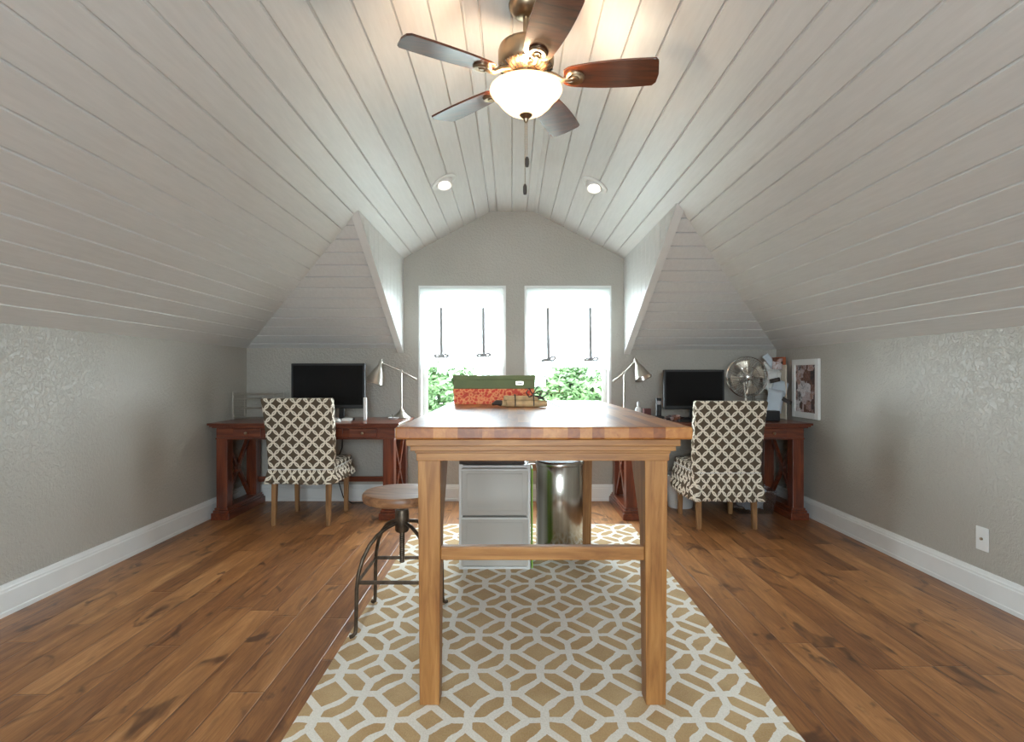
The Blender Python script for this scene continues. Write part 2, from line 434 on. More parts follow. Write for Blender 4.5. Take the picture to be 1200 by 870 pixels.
# baseboards
def baseboard(name, a, b, axis, wallc, sgn):
    t = .018; pr = [(0, 0), (t+.004, 0), (t+.004, .02), (t, .024), (t, .112), (t-.005, .118), (t-.005, .126), (t-.009, .132), (t-.012, .146), (0, .148)]
    bm = B()
    if axis == 1: prism(bm, [(wallc+sgn*p, z) for p, z in pr], 1, a, b)
    else: prism(bm, [(wallc+sgn*p, z) for p, z in pr], 0, a, b)
    return struct(obj(name, bm, TRIM))
baseboard('baseboard_left', YF, YB, 1, XL, 1); baseboard('baseboard_right', YF, YB, 1, XR, -1)
baseboard('baseboard_back', XL+.022, XR-.022, 0, YB, -1); baseboard('baseboard_front', XL+.022, XR-.022, 0, YF, 1)

# windows: jamb lining, vinyl frame, meeting rail, two panes, sill
def window(name, x0, x1, z0, z1, yin, yout, mid=True):
    s = 1 if yout > yin else -1
    bm = B(); t = .022                      # thin square casing proud of the wall
    ya, yb = sorted((yin-s*.010, yin))
    box(bm, x0-t, x0, ya, yb, z0-t, z1+t); box(bm, x1, x1+t, ya, yb, z0-t, z1+t); box(bm, x0, x1, ya, yb, z1, z1+t); box(bm, x0, x1, ya, yb, z0-t, z0)
    w_ = struct(obj(name, bm, TRIM))
    ya, yb = sorted((yout-s*.06, yout-s*.01)); f = .038
    bm = B(); box(bm, x0, x0+f, ya, yb, z0, z1); box(bm, x1-f, x1, ya, yb, z0, z1); box(bm, x0+f, x1-f, ya, yb, z1-f, z1); box(bm, x0+f, x1-f, ya, yb, z0, z0+f)
    obj('window_frame', bm, WHITEP, w_, bevel=.003)
    zm = 1.235
    if mid: obj('meeting_rail', box(B(), x0+f, x1-f, ya, yb, zm-.02, zm+.02), WHITEP, w_, bevel=.003)
    yc = (ya+yb)/2
    if mid:
        for a, b in ((z0+f, zm-.02), (zm+.02, z1-f)): obj('pane', box(B(), x0+f, x1-f, yc-.002, yc+.002, a, b), PANE, w_)
    else: obj('pane', box(B(), x0+f, x1-f, yc-.002, yc+.002, z0+f, z1-f), PANE, w_)
    ya, yb = sorted((yin-s*.03, yout-s*.06)); obj('window_sill', box(B(), x0-.01, x1+.01, *sorted((yin-s*.03, yin)), z0-.028, z0-.0005), TRIM, w_, bevel=.003)
    return w_
window('window_1', W1[0], W1[1], WZ[0], WZ[1], YB, YB+.16)
window('window_2', W2[0], W2[1], WZ[0], WZ[1], YB, YB+.16)
window('window_added_fill', -.8, .8, .85, 2.0, YF, YF-.15, False)  # unseen window added behind the camera to fill the room with daylight

# ================================================================ OUTSIDE
struct(obj('ground', box(B(), -30, 30, 5.6, 60, -2.9, -2.8), LAWN))
def tree(x, y, top, rad, n, label, seed):
    rnd = random.Random(seed)
    t = thing('tree', label, 'tree', (x, y, -2.8), 0)
    h = top+2.8
    bm = tube(B(), [(0,0,0), (.04,0,h*.3), (-.03,.03,h*.55), (.02,0,h*.8)], [.13,.11,.08,.03], 8)
    for k in range(9):
        a = rnd.uniform(0, 6.28); z = h*rnd.uniform(.4, .75)
        tube(bm, [(0,0,z), (math.cos(a)*rad*.4, math.sin(a)*rad*.4, z+.3), (math.cos(a)*rad*.8, math.sin(a)*rad*.8, z+.45)], [.035,.022,.008], 5)
    obj('trunk', bm, BARK, t, True)
    bm = B()
    for i in range(n):
        a = rnd.uniform(0, 6.283); c = rnd.uniform(-1, 1); rr = rnd.uniform(.35, 1)**.5
        lump = 1+.22*math.sin(3*a+seed)+.15*math.sin(7*c+2*a)
        q = math.sqrt(1-c*c)
        p = Vector((math.cos(a)*q*rr*rad*lump, math.sin(a)*q*rr*rad*lump, h-rad*.9+c*rr*rad*.9*lump))
        s = rnd.uniform(.05, .095); m = Matrix.Translation(p) @ Matrix.Rotation(rnd.uniform(0,6.28), 4, 'Z') @ Matrix.Rotation(rnd.uniform(-1.2,1.2), 4, 'X') @ Matrix.Rotation(rnd.uniform(-1,1), 4, 'Y')
        vs = [bm.verts.new(m @ Vector(v)) for v in ((-s,0,0), (-s*.2,s*.42,.012), (s,0,-.01), (-s*.2,-s*.42,.012))]
        bm.faces.new(vs)
    obj('foliage', bm, LEAF[seed % 2], t)
tree(-1.0, 8.2, 1.17, .72, 8000, 'leafy green treetop low outside the left window, at its left edge', 1)
tree(-.02, 10.9, 1.25, .85, 8000, 'leafy green treetop outside, low in the left window behind the stacked boxes', 2)
tree(.96, 8.2, 1.24, .75, 9000, 'bright green treetop filling the bottom of the right window', 3)

# ================================================================ TIE-UP SHADES
def shade(x0, x1, ribs, bowpx, dippx, label, seed):
    Y = YB-.022; rnd = random.Random(seed)
    zt = 1.925
    t = thing('tie_up_shade', label, 'curtain', ((x0+x1)/2, Y, zt-.01), 0, None)
    cx = (x0+x1)/2
    r0, r1 = [(p-600)*Y/F for p in ribs]; zb0, zb1 = [CAMH-(p-HY)*Y/F for p in bowpx]; zd = CAMH-(dippx-HY)*Y/F
    def zbot(x):
        if x < r0: u = (r0-x)/(r0-x0); return zb0-.02-.085*u
        if x > r1: u = (x-r1)/(x1-r1); return zb1-.02-.085*u
        u = (x-r0)/(r1-r0); return zb0+(zb1-zb0)*u-.02+(zd-(zb0+zb1)/2+.02)*math.sin(math.pi*u)
    bm = B(); NU, NV = 70, 34; grid = []
    for j in range(NV+1):
        v = j/NV; row = []
        for i in range(NU+1):
            x = x0+(x1-x0)*i/NU; zb = zbot(x); z = zt+(zb-zt)*v
            g = max(0, v-.55)/.45
            d = .004*math.sin(i*1.3+seed)+g*g*.016*math.sin(i*.9+3*v)+.012*g*math.sin(v*26)*math.exp(-min(abs(x-r0), abs(x-r1))*7)
            row.append(bm.verts.new((x-cx, -.012-d, z-zt+.01)))
        grid.append(row)
    for j in range(NV):
        for i in range(NU): bm.faces.new((grid[j][i], grid[j][i+1], grid[j+1][i+1], grid[j+1][i]))
    o = obj('shade_fabric', bm, SHEER, t, True)
    # gathered tails that hang below each tie
    for r, zb in ((r0, zb0), (r1, zb1)):
        bm = B(); g = []
        for j in range(9):
            v = j/8; row = []
            for i in range(11):
                u = i/10-.5; row.append(bm.verts.new((r-cx+u*(.035+.065*v), -.022-.008*math.cos(i*2.4), zb-zt+.01-.02-.13*v-.015*math.cos(i*1.7))))
            g.append(row)
        for j in range(8):
            for i in range(10): bm.faces.new((g[j][i], g[j][i+1], g[j+1][i+1], g[j+1][i]))
        obj('gathered_tail', bm, SHEER, t, True)
    obj('curtain_rod', tube(B(), [(x0-cx-.005, 0, 0), (x1-cx+.005, 0, 0)], .009, 10), WHITEP, t, True)
    bm = B(); box(bm, x0-cx, x1-cx, -.024, -.018, -.05, .012); obj('header_band', bm, SHEER, t)
    for k, (r, zb) in enumerate(((r0, zb0), (r1, zb1))):
        z0 = CAMH-(361-HY)*Y/F-zt+.01; z1 = zb-zt+.01; rx = r-cx; tilt = rnd.uniform(-.012, .012)
        bm = B(); prism(bm, [(rx+tilt-.014, z0), (rx+tilt+.014, z0), (rx+.014, z1), (rx-.014, z1)], 1, -.034, -.031)
        rb = obj('tie_ribbon', bm, GREYRIB, t, label='grey ribbon tie')
        bm = B(); a = rnd.uniform(-.25, .25)
        for s in (-1, 1):
            pts = [(rx, -.04, z1), (rx+s*.035, -.045, z1+.018+s*a*.05), (rx+s*.068, -.045, z1+.004+s*a*.08), (rx+s*.04, -.042, z1-.010), (rx, -.04, z1)]
            for p, q in zip(pts, pts[1:]): bar(bm, p, q, .005, .018)
            bar(bm, (rx, -.04, z1), (rx+s*.03, -.04, z1-.09), .018, .003)
        box(bm, rx-.011, rx+.011, -.048, -.034, z1-.011, z1+.011)
        obj('bow', bm, GREYRIB, rb)
shade(P(492.5,0,4.94).x, P(589.5,0,4.94).x, (518, 567), (418, 417), 428, 'sheer white tie-up shade with grey ribbon bows over the left window, behind the boxes', 3)
shade(P(617.5,0,4.94).x, P(714,0,4.94).x, (642.5, 692), (422, 422), 431, 'sheer white tie-up shade with grey ribbon bows over the right window, right of the boxes', 8)

# ================================================================ RUG
rx0, rx1, ry0, ry1 = -.712, .905, 1.46, 4.14
bm = B(); ox, oy = .108, 1.933
box(bm, rx0-ox, rx1-ox, ry0-oy, ry1-oy, .0006, .011)
rug = obj('area_rug', bm, RUG, bevel=.004); rug.location = (ox, oy, 0)
tag(rug, 'cream area rug with tan diamond lattice pattern on the wood floor under the tall table', 'rug')

# ================================================================ CRAFT TABLE
T = thing('craft_table', 'tall light oak craft table with a thick butcher block top standing on the rug', 'table', (.105, 2.78, .0112))
tz = .965-.0112
def L(x, y): return x-.105, y-2.78
x0, y0 = L(-.392, 1.83); x1, y1 = L(.607, 3.74)
bm = B(); box(bm, x0, x1, y0, y1, tz-.042, tz); obj('tabletop', bm, TOPW, T, bevel=.006)
lx0, ly0 = L(-.322, 1.865); lx1, ly1 = L(.532, 3.70)
zA = tz-.042-.028
bm = B()
for i, (g, z_a, z_b) in enumerate(((.034, zA+.006, zA+.028), (.022, zA-.012, zA+.006), (.008, zA-.022, zA-.012))):
    a = (lx0-g, lx1+g, ly0-g, ly1+g)
    box(bm, a[0], a[1], a[2], a[2]+.03, z_a, z_b); box(bm, a[0], a[1], a[3]-.03, a[3], z_a, z_b)
    box(bm, a[0], a[0]+.03, a[2]+.03, a[3]-.03, z_a, z_b); box(bm, a[1]-.03, a[1], a[2]+.03, a[3]-.03, z_a, z_b)
obj('crown_moulding', bm, OAK[0], T, bevel=.002)
zb = zA-.048
for nm, a in (('apron', (lx0-.004, lx1+.004, ly0-.004, ly0+.022)), ('apron', (lx0-.004, lx1+.004, ly1-.022, ly1+.004)), ('apron', (lx0-.004, lx0+.02, ly0+.022, ly1-.022)), ('apron', (lx1-.02, lx1+.004, ly0+.022, ly1-.022))):
    obj(nm, box(B(), a[0], a[1], a[2], a[3], zb, zA-.012), OAK[0 if a[1]-a[0] > .3 else 1], T, bevel=.002)
for sx in (0, 1):
    for sy in (0, 1):
        bm = B(); xo = lx0 if sx == 0 else lx1; d = 1 if sx == 0 else -1; yo = ly0 if sy == 0 else ly1; e = 1 if sy == 0 else -1
        xa, xb = sorted((xo, xo+d*.078))
        pts = [(yo, zb+.02), (yo+e*.235, zb+.02), (yo+e*.235, zb), (yo+e*.08, .60), (yo+e*.065, 0), (yo, 0)]
        prism(bm, pts, 0, xa, xb)
        for v in bm.verts:                 # feet narrow a little towards the rug
            if v.co.z < .01: v.co.x += (d*.006 if abs(v.co.x-xo) < .001 else -d*.004)
        obj('leg', bm, OAK[2], T, bevel=.003)
for yo in (ly0+.018, ly1-.05):
    obj('stretcher', box(B(), lx0+.075, lx1-.075, yo, yo+.032, .489, .536), OAK[0], T, bevel=.004)

# ================================================================ BOXES ON THE TABLE
def cardbox(name, label, x0, x1, y0, y1, z0, h, lid, mat, holder=False):
    t = thing(name, label, 'box', ((x0+x1)/2, (y0+y1)/2, z0)); a, b = (x1-x0)/2, (y1-y0)/2
    obj('body', box(B(), -a+.004, a-.004, -b+.004, b-.004, 0, h-.004), mat, t, bevel=.002)
    obj('lid', box(B(), -a, a, -b, b, h-lid, h), mat, t, bevel=.002)
    if holder:
        q = obj('label_holder', box(B(), .13, .175, -b-.0035, -b+.004, h-lid-.032, h-lid-.010), NICKEL, t, bevel=.001, label='silver label holder')
        obj('label_card', box(B(), .136, .169, -b-.0042, -b-.0034, h-lid-.028, h-lid-.014), PAPER, q)
    return t
cardbox('storage_box', 'red and orange patterned flat storage box on the tall table, under the green box', -.352, .133, 3.27, 3.62, .9655, .092, .03, REDBOX)
cardbox('storage_box', 'olive green flat lidded storage box on top of the red patterned box', -.355, .141, 3.27, 3.62, .9578+.100, .081, .026, GREENBOX, True)

# tan fabric roll tied with dark ribbon
t = thing('fabric_bundle', 'tan rolled fabric bundle tied with dark ribbon on the tall table, beside the red box', 'fabric roll', (.07, 2.98, .966), R(4))
for i, (yy, zz, r_, xa, xb, mt) in enumerate(((-.02, .019, .019, -.10, .115, KRAFT), (.022, .019, .019, -.13, .09, KRAFT), (.0, .047, .016, -.115, .07, KRAFT))):
    bm = B(); tube(bm, [(xa, yy, zz), (xa+.05, yy+.003, zz), (0, yy, zz-.001), (xb-.02, yy-.003, zz), (xb, yy, zz)], [r_*.92, r_, r_*.96, r_, r_*.9], 14)
    obj('roll', bm, mt, t, True)
for xx in (-.055, .045):
    bm = B()
    pts = [(xx, -.046, .012), (xx, -.044, .035), (xx, -.018, .067), (xx, .018, .067), (xx, .044, .035), (xx, .046, .012), (xx, .02, .0035), (xx, -.02, .0035)]
    tube(bm, pts, .003, 6, True)
    obj('ribbon_band', bm, DARKRIB, t, True, label='dark ribbon band')
bm = B()
for s, ln, up in ((1, .10, .025), (-1, .05, .035), (1, .06, .05), (.6, .12, -.02)):
    tube(bm, [(.045, 0, .066), (.045+s*ln*.4, -.02*s, .066+up), (.045+s*ln*.8, -.03, .058+up*.6), (.045+s*ln*.5, -.035, .055), (.045, 0, .064)], .0035, 6)
tube(bm, [(.05, -.01, .064), (.12, -.05, .03), (.17, -.08, .007), (.21, -.10, .004)], .0022, 6)
obj('ribbon_bow', bm, DARKRIB, t, True, label='dark ribbon bow')
bm = B(); tube(bm, [(-.128, .02, .02), (-.155, .01, .024), (-.175, -.006, .015)], [.017, .014, .008], 10); obj('roll_end', bm, DARKRIB, t, True, label='dark fabric end')

# ================================================================ STORAGE TOWER, TRASH CAN
t = thing('drawer_tower', 'frosted white plastic drawer tower on the rug beneath the tall table', 'drawer tower', (-.101, 3.36, .0112))
a, dpt, H = .207, .19, .61
bm = B()
for sx in (-1, 1):
    for sy in (-1, 1): box(bm, *sorted((sx*a, sx*(a-.022))), *sorted((sy*dpt, sy*(dpt-.022))), 0, H)
box(bm, -a+.02, a-.02, -dpt+.004, dpt-.004, H-.02, H-.006); box(bm, -a+.02, a-.02, -dpt+.004, dpt-.004, .0, .014)
box(bm, -a+.004, -a+.008, -dpt+.02, dpt-.02, .012, H-.02); box(bm, a-.008, a-.004, -dpt+.02, dpt-.02, .012, H-.02); box(bm, -a+.02, a-.02, dpt-.008, dpt-.004, .012, H-.02)
obj('tower_frame', bm, WHITEP, t, bevel=.004)
for z0, z1 in ((.018, .306), (.312, H-.022)):
    bm = B(); box(bm, -a+.012, a-.012, -dpt-.006, dpt-.012, z0, z1)
    d = obj('drawer', bm, FROST, t, bevel=.008)
    bm = B(); box(bm, -a+.045, a-.045, -dpt-.010, -dpt-.004, z0+.03, z1-.03); obj('drawer_panel', bm, FROST, d, bevel=.004)
    obj('drawer_lip', box(B(), -a+.012, a-.012, -dpt-.016, -dpt-.004, z1-.012, z1-.002), WHITEP, d, bevel=.003)
t2 = thing('shallow_tray', 'dark brown shallow tray sitting on top of the plastic drawer tower', 'tray', (-.112, 3.36, .6222))
bm = B(); box(bm, -.195, .185, -.185, .17, 0, .006); box(bm, -.195, .185, -.185, -.178, .006, .05); box(bm, -.195, .185, .163, .17, .006, .05); box(bm, -.195, -.188, -.178, .163, .006, .05); box(bm, .178, .185, -.178, .163, .006, .05)
obj('tray_body', bm, DARKTRAY, t2, bevel=.002)
obj('rim', box(B(), -.197, .187, -.188, -.183, .044, .052), DARKTRAY, t2)
g = obj('cutting_mat', box(B(), -.004, .004, -.07, .07, 0, .58), LIME, bevel=.003); g.location = (.118, 3.26, .0112)
tag(g, 'lime green plastic sheet standing on edge between drawer tower and steel trash can', 'mat')
t = thing('trash_can', 'round stainless steel trash can with a black lid on the rug under the table', 'trash can', (.303, 3.50, .0112))
obj('can_body', lathe(B(), [(0, .028), (.148, .028), (.150, .032), (.150, .565), (.147, .570), (.0, .570)], 64, cap=False), STEEL, t, True)
obj('base_ring', lathe(B(), [(0, 0), (.154, 0), (.156, .006), (.156, .022), (.151, .030), (0, .030)], 64, cap=False), BLACK, t, True, label='black plastic base ring')
obj('rim', lathe(B(), [(.151, .560), (.156, .563), (.157, .580), (.152, .588), (.140, .584), (.140, .575)], 64, cap=False), STEEL, t, True)
obj('lid', lathe(B(), [(0, .578), (.139, .578), (.139, .586), (.10, .598), (0, .602)], 64, cap=False), BLACK, t, True, label='black lid')

# ================================================================ STOOL
t = thing('stool', 'backless iron stool with round worn wood seat and curved legs, left of the tall table', 'stool', (-.507, 2.52, .0112), 0)
zs = .607-.0112
obj('seat', lathe(B(), [(0, zs-.046), (.165, zs-.046), (.175, zs-.040), (.178, zs-.03), (.178, zs-.012), (.172, zs-.002), (.150, zs-.001), (.10, zs-.006), (0, zs-.008)], 48, cap=False), STOOLW, t, True)
obj('seat_plate', lathe(B(), [(0, zs-.052), (.09, zs-.052), (.09, zs-.0465), (0, zs-.0465)], 24, cap=False), IRON, t, True)
bm = B(); prof = [(0, .265), (.010, .265)]; z = .27
while z < zs-.055: prof += [(.0125, z), (.0105, z+.005)]; z += .01
prof += [(0, z)]; obj('screw_post', lathe(bm, prof, 16, cap=False), IRON, t, True)
obj('hub', lathe(B(), [(0, .408), (.028, .408), (.032, .415), (.032, .50), (.028, .51), (0, .51)], 24, cap=False), IRON, t, True)
for k in range(4):
    ang = R(45+90*k); c, s = math.cos(ang), math.sin(ang)
    def q(r, z): return (c*r, s*r, z)
    pts = [q(.028, .452), q(.08, .440), q(.13, .415), q(.17, .378), q(.203, .325), q(.223, .265), q(.231, .20), q(.233, .10), q(.234, .04), q(.238, .016), q(.250, .009), q(.262, .008)]
    obj('leg', tube(B(), pts, .0085, 10), IRON, t, True)
for k in range(4):
    a0, a1 = R(45+90*k), R(135+90*k); r_ = .228
    obj('crossbar', bar(B(), (math.cos(a0)*r_, math.sin(a0)*r_, .232), (math.cos(a1)*r_, math.sin(a1)*r_, .232), .006, .016), IRON, t)

# ================================================================ DESKS
def desk(cx, label, D0=4.26):
    W, top, D1 = 1.50, .763, 4.935
    t = thing('desk', label, 'desk', (cx, (D0+D1)/2, 0))
    hw = W/2; hd = (D1-D0)/2
    bm = B(); box(bm, -hw, hw, -hd, hd, top-.018, top); obj('desktop', bm, CHERRY[0], t, bevel=.004)
    bm = B()
    for g, z0, z1 in ((.012, top-.030, top-.018), (.026, top-.040, top-.030)): box(bm, -hw+g, hw-g, -hd+g, hd-g, z0, z1)
    obj('top_moulding', bm, CHERRY[0], t, bevel=.003)
    bx, by = hw-.045, hd-.045; za = .632
    bm = B(); box(bm, -bx, bx, -by+.012, by, za, top-.040); obj('case', bm, CHERRY[0], t, bevel=.002)
    obj('case_rail', box(B(), -bx, bx, -by, -by+.012, za, za+.012), CHERRY[0], t)
    for i, (a, b) in enumerate(((-.57, -.345), (-.30, .30), (.345, .57))):
        d = obj('drawer', box(B(), a+.004, b-.004, -by-.002, -by+.012, za+.016, top-.046), CHERRY[0], t, bevel=.003)
        for kx in (((a+b)/2,) if b-a < .4 else (a+.12, b-.12)):
            kn = lathe(B(), [(0, 0), (.005, 0), (.004, .012), (.011, .018), (.012, .024), (.008, .029), (0, .030)], 14, mat=Matrix.Translation((kx, -by-.001, (za+top-.03)/2)) @ Matrix.Rotation(R(90), 4, 'X'), cap=False)
            obj('knob', kn, BRONZE, d, True)
    for sx in (-1, 1):
        xo = sx*bx; xi = sx*(bx-.095); xa, xb = sorted((xo, xi))
        for sy in (-1, 1):
            yo = sy*by; yi = sy*(by-.095); ya, yb = sorted((yo, yi))
            bm = B(); box(bm, xa+.004, xb-.004, ya+.004, yb-.004, .02, za); obj('post', bm, CHERRY[2], t, bevel=.003)
        bm = B(); h1 = .022
        for g, z0, z1 in ((.024, 0, .055), (.014, .055, .075), (.006, .075, .092)): box(bm, xa-g, xb+g, -by-g, by+g, z0, z1)
        obj('plinth', bm, CHERRY[1], t, bevel=.004)
        xm = (xa+xb)/2 + sx*.02
        ys, ye = -by+.09, by-.09
        bm = B(); bar(bm, (xm, ys, .10), (xm, ye, za-.005), .026, .036); bar(bm, (xm, ye, .10), (xm, ys, za-.005), .024, .036)
        obj('cross_brace', bm, CHERRY[1], t, bevel=.002)
        obj('brace_boss', lathe(B(), [(0, -.016), (.032, -.016), (.034, 0), (.032, .016), (0, .016)], 18, mat=Matrix.Translation((xm, 0, (.10+za)/2)) @ Matrix.Rotation(R(90), 4, 'Y'), cap=False), CHERRY[1], t, True)
    obj('back_rail', box(B(), -bx+.09, bx-.09, by-.05, by-.025, .195, .24), CHERRY[0], t, bevel=.003)
    return t
desk(-1.633, 'dark cherry wood desk with crossed end braces against the back wall, left of the windows')
desk(1.602, 'dark cherry wood desk with crossed end braces against the back wall, right of the windows')

# ================================================================ CHAIRS
def skirt_bm(hx, y0, y1, ztop, zbot, amp, seed, flare=.02):
    rnd = random.Random(seed); bm = B(); ring = []; per = 0
    pts = [(-hx, y0), (hx, y0), (hx, y1), (-hx, y1)]
    seg = []
    for i in range(4):
        a, b = Vector(pts[i]), Vector(pts[(i+1)%4]); n = int((b-a).length/.008)
        d = (b-a).normalized(); nrm = Vector((d.y, -d.x))
        for k in range(n):
            seg.append((a+(b-a)*k/n, nrm if 1 < k < n-2 else (nrm+Vector((-d.x, -d.y))*(.7 if k <= 1 else -.7)).normalized()))
    N = len(seg); ph = [0]; w_ = 0
    for i in range(N): w_ += rnd.uniform(.7, 1.3)*.008; ph.append(w_)
    rows = 7; grid = []; uvs = []
    for j in range(rows+1):
        v = j/rows; row = []
        for i, (p, nr) in enumerate(seg):
            s = math.sin(2*math.pi*ph[i]/.062+math.sin(i*.05)*1.2)
            off = .002+(amp*(s*.5+.5)*(v**.7))+flare*v
            row.append(bm.verts.new((p.x+nr.x*off, p.y+nr.y*off, ztop+(zbot-ztop)*v+.004*v*math.sin(i*.11))))
        grid.append(row)
    uvl = bm.loops.layers.uv.new('UVMap')
    for j in range(rows):
        for i in range(N):
            k = (i+1) % N
            f = bm.faces.new((grid[j][i], grid[j][k], grid[j+1][k], grid[j+1][i]))
            f.smooth = True
            for lp, (ii, jj) in zip(f.loops, ((i, j), (i+1, j), (i+1, j+1), (i, j+1))):
                lp[uvl].uv = (ii*.008*1.35, ztop+(zbot-ztop)*jj/rows)
    return bm
def chair(x, yb, label, zseat, zskirt, ztopback, skdrop, seed, mx=1):
    t = thing('parsons_chair', label, 'chair', (x, yb+.235, 0)); hx = .235
    # legs
    for sx in (-1, 1):
        for sy in (-1, 1):
            bm = B(); X = sx*.205; Y = sy*.215; splay = -.02 if sy < 0 else 0
            prism(bm, [(X-.021, Y-.021), (X+.021, Y-.021), (X+.021, Y+.021), (X-.021, Y+.021)], 2, 0, zskirt+.10)
            for v in bm.verts:
                if v.co.z < .01: v.co.x = X+(v.co.x-X)*.72; v.co.y = Y+(v.co.y-Y)*.72+splay
            obj('leg', bm, LEGW, t, bevel=.003)
    # seat cushion
    bm = B(); n = 14; z0, z1 = zseat-.10, zseat
    for i in range(n+1): pass
    box(bm, -hx, hx, -.22, .255, z0, z1-.012)
    o = obj('seat', bm, CLOTH, t, bevel=0)
    bmc = B(); g = []
    for j in range(n+1):
        row = []
        for i in range(n+1):
            u, v = i/n*2-1, j/n*2-1; e = (1-u**8)*(1-v**8)
            row.append(bmc.verts.new((u*hx, .0175+v*.2375, z1-.012+.022*e*(1-.3*(u*u+v*v)))))
        g.append(row)
    for j in range(n):
        for i in range(n): bmc.faces.new((g[j][i], g[j][i+1], g[j+1][i+1], g[j+1][i]))
    me = o.data; tmp = bpy.data.meshes.new('cushion'); bmc.to_mesh(tmp); bm2 = B(); bm2.from_mesh(me); bm2.from_mesh(tmp); bmc.free()
    bm2.to_mesh(me); bm2.free(); bpy.data.meshes.remove(tmp); me.polygons.foreach_set('use_smooth', [True]*len(me.polygons)); me.set_sharp_from_angle(angle=R(50)); boxuv(o)
    # backrest: leans towards the camera, rounded slip-covered slab
    bm = B(); zb0, zb1 = zskirt, ztopback; hb, ht = .243, .262
    rows = []
    N = 12
    for k in range(N+1):
        v = k/N; z = zb0+(zb1-zb0)*v; yc = -.205-.095*max(0, v-.1)/.9*v; w_ = hb+(ht-hb)*v; th = .05-.006*v
        r_ = .016; pts = []
        for cx_, cy_, a0 in ((w_-r_, -th+r_, -90), (w_-r_, th-r_-.01, 0), (-w_+r_, th-r_-.01, 90), (-w_+r_, -th+r_, 180)):
            for q_ in range(4):
                a = R(a0+30*q_); pts.append((cx_+r_*math.cos(a), yc+cy_+r_*math.sin(a)))
        if k == N: rows.append([(px*1.0, py, z-.012) for px, py in pts]); rows.append([(px*.985, yc+(py-yc)*.75, z) for px, py in pts])
        else: rows.append([(px, py, z) for px, py in pts])
    vr = [[bm.verts.new(p) for p in r] for r in rows]
    for a, b in zip(vr, vr[1:]):
        for i in range(len(a)): j = (i+1) % len(a); bm.faces.new((a[i], a[j], b[j], b[i]))
    bm.faces.new(vr[0]); bm.faces.new(vr[-1])
    o = obj('backrest', bm, CLOTH, t, True); boxuv(o)
    ztop = zskirt+skdrop
    bm = skirt_bm(hx+.004, -.258, .26, ztop, zskirt, .020, seed)
    me = bpy.data.meshes.new('skirt'); bm.to_mesh(me); bm.free(); me.materials.append(CLOTH)
    o = bpy.data.objects.new('skirt', me); COL.objects.link(o); o.parent = t
    me.polygons.foreach_set('use_smooth', [True]*len(me.polygons))
    so = o.modifiers.new('thickness', 'SOLIDIFY'); so.thickness = .0015
    pip = [(-hx-.006, -.262, ztop), (hx+.006, -.262, ztop), (hx+.006, .262, ztop), (-hx-.006, .262, ztop)]
    bm = B()
    for a, b in zip(pip, pip[1:]+pip[:1]): tube(bm, [a, b], .0035, 8)
    obj('piping', bm, PAPER, t, True, label='pale seam piping')
    return t
chair(-1.595, 4.13, 'brown and cream lattice print slipcovered chair with short pleated skirt at the left desk', .475, .325, .968, .105, 5)
chair(1.588, 4.04, 'brown and cream lattice print slipcovered chair with long gathered skirt at the right desk', .475, .215, .952, .205, 9)

# ================================================================ THINGS ON THE DESKS
ZD = .7635
def monitor(xc, Y, w_, z0, z1, label, neckdx=0, tilt=0):
    t = thing('monitor', label, 'monitor', (xc, Y+.06, ZD)); hw = w_/2; z0 -= ZD; z1 -= ZD
    obj('housing', box(B(), -hw, hw, -.06, -.025, z0, z1), BLACK, t, bevel=.006)
    obj('screen', box(B(), -hw+.018, hw-.018, -.062, -.0595, z0+.03, z1-.018), SCREEN, t, label='dark switched-off screen')
    obj('badge', box(B(), -.016, .016, -.0625, -.0605, z0+.010, z0+.018), NICKEL, t)
    bm = B(); prism(bm, [(-.11, z0+.06), (.11, z0+.06), (.09, z1-.07), (-.09, z1-.07)], 1, -.026, .0); obj('rear_cover', bm, BLACK, t, bevel=.008)
    obj('neck', box(B(), neckdx-.022, neckdx+.022, -.02, .008, .008, z0+.10), BLACK, t, bevel=.004)
    obj('stand_base', lathe(B(), [(0, 0), (.105, 0), (.105, .006), (.09, .011), (0, .013)], 40, c=(neckdx, .0, 0), cap=False), BLACK, t, True)
    return t
monitor(P(384.3,0,4.56).x, 4.56, .617, CAMH-39*4.56/F, CAMH+14*4.56/F, 'wide black monitor, screen off, on the left desk', .10)
monitor(P(813.5,0,4.60).x, 4.60, .512, CAMH-40*4.60/F, CAMH+6.5*4.60/F, 'black monitor, screen off, on the right desk beside the metal fan')

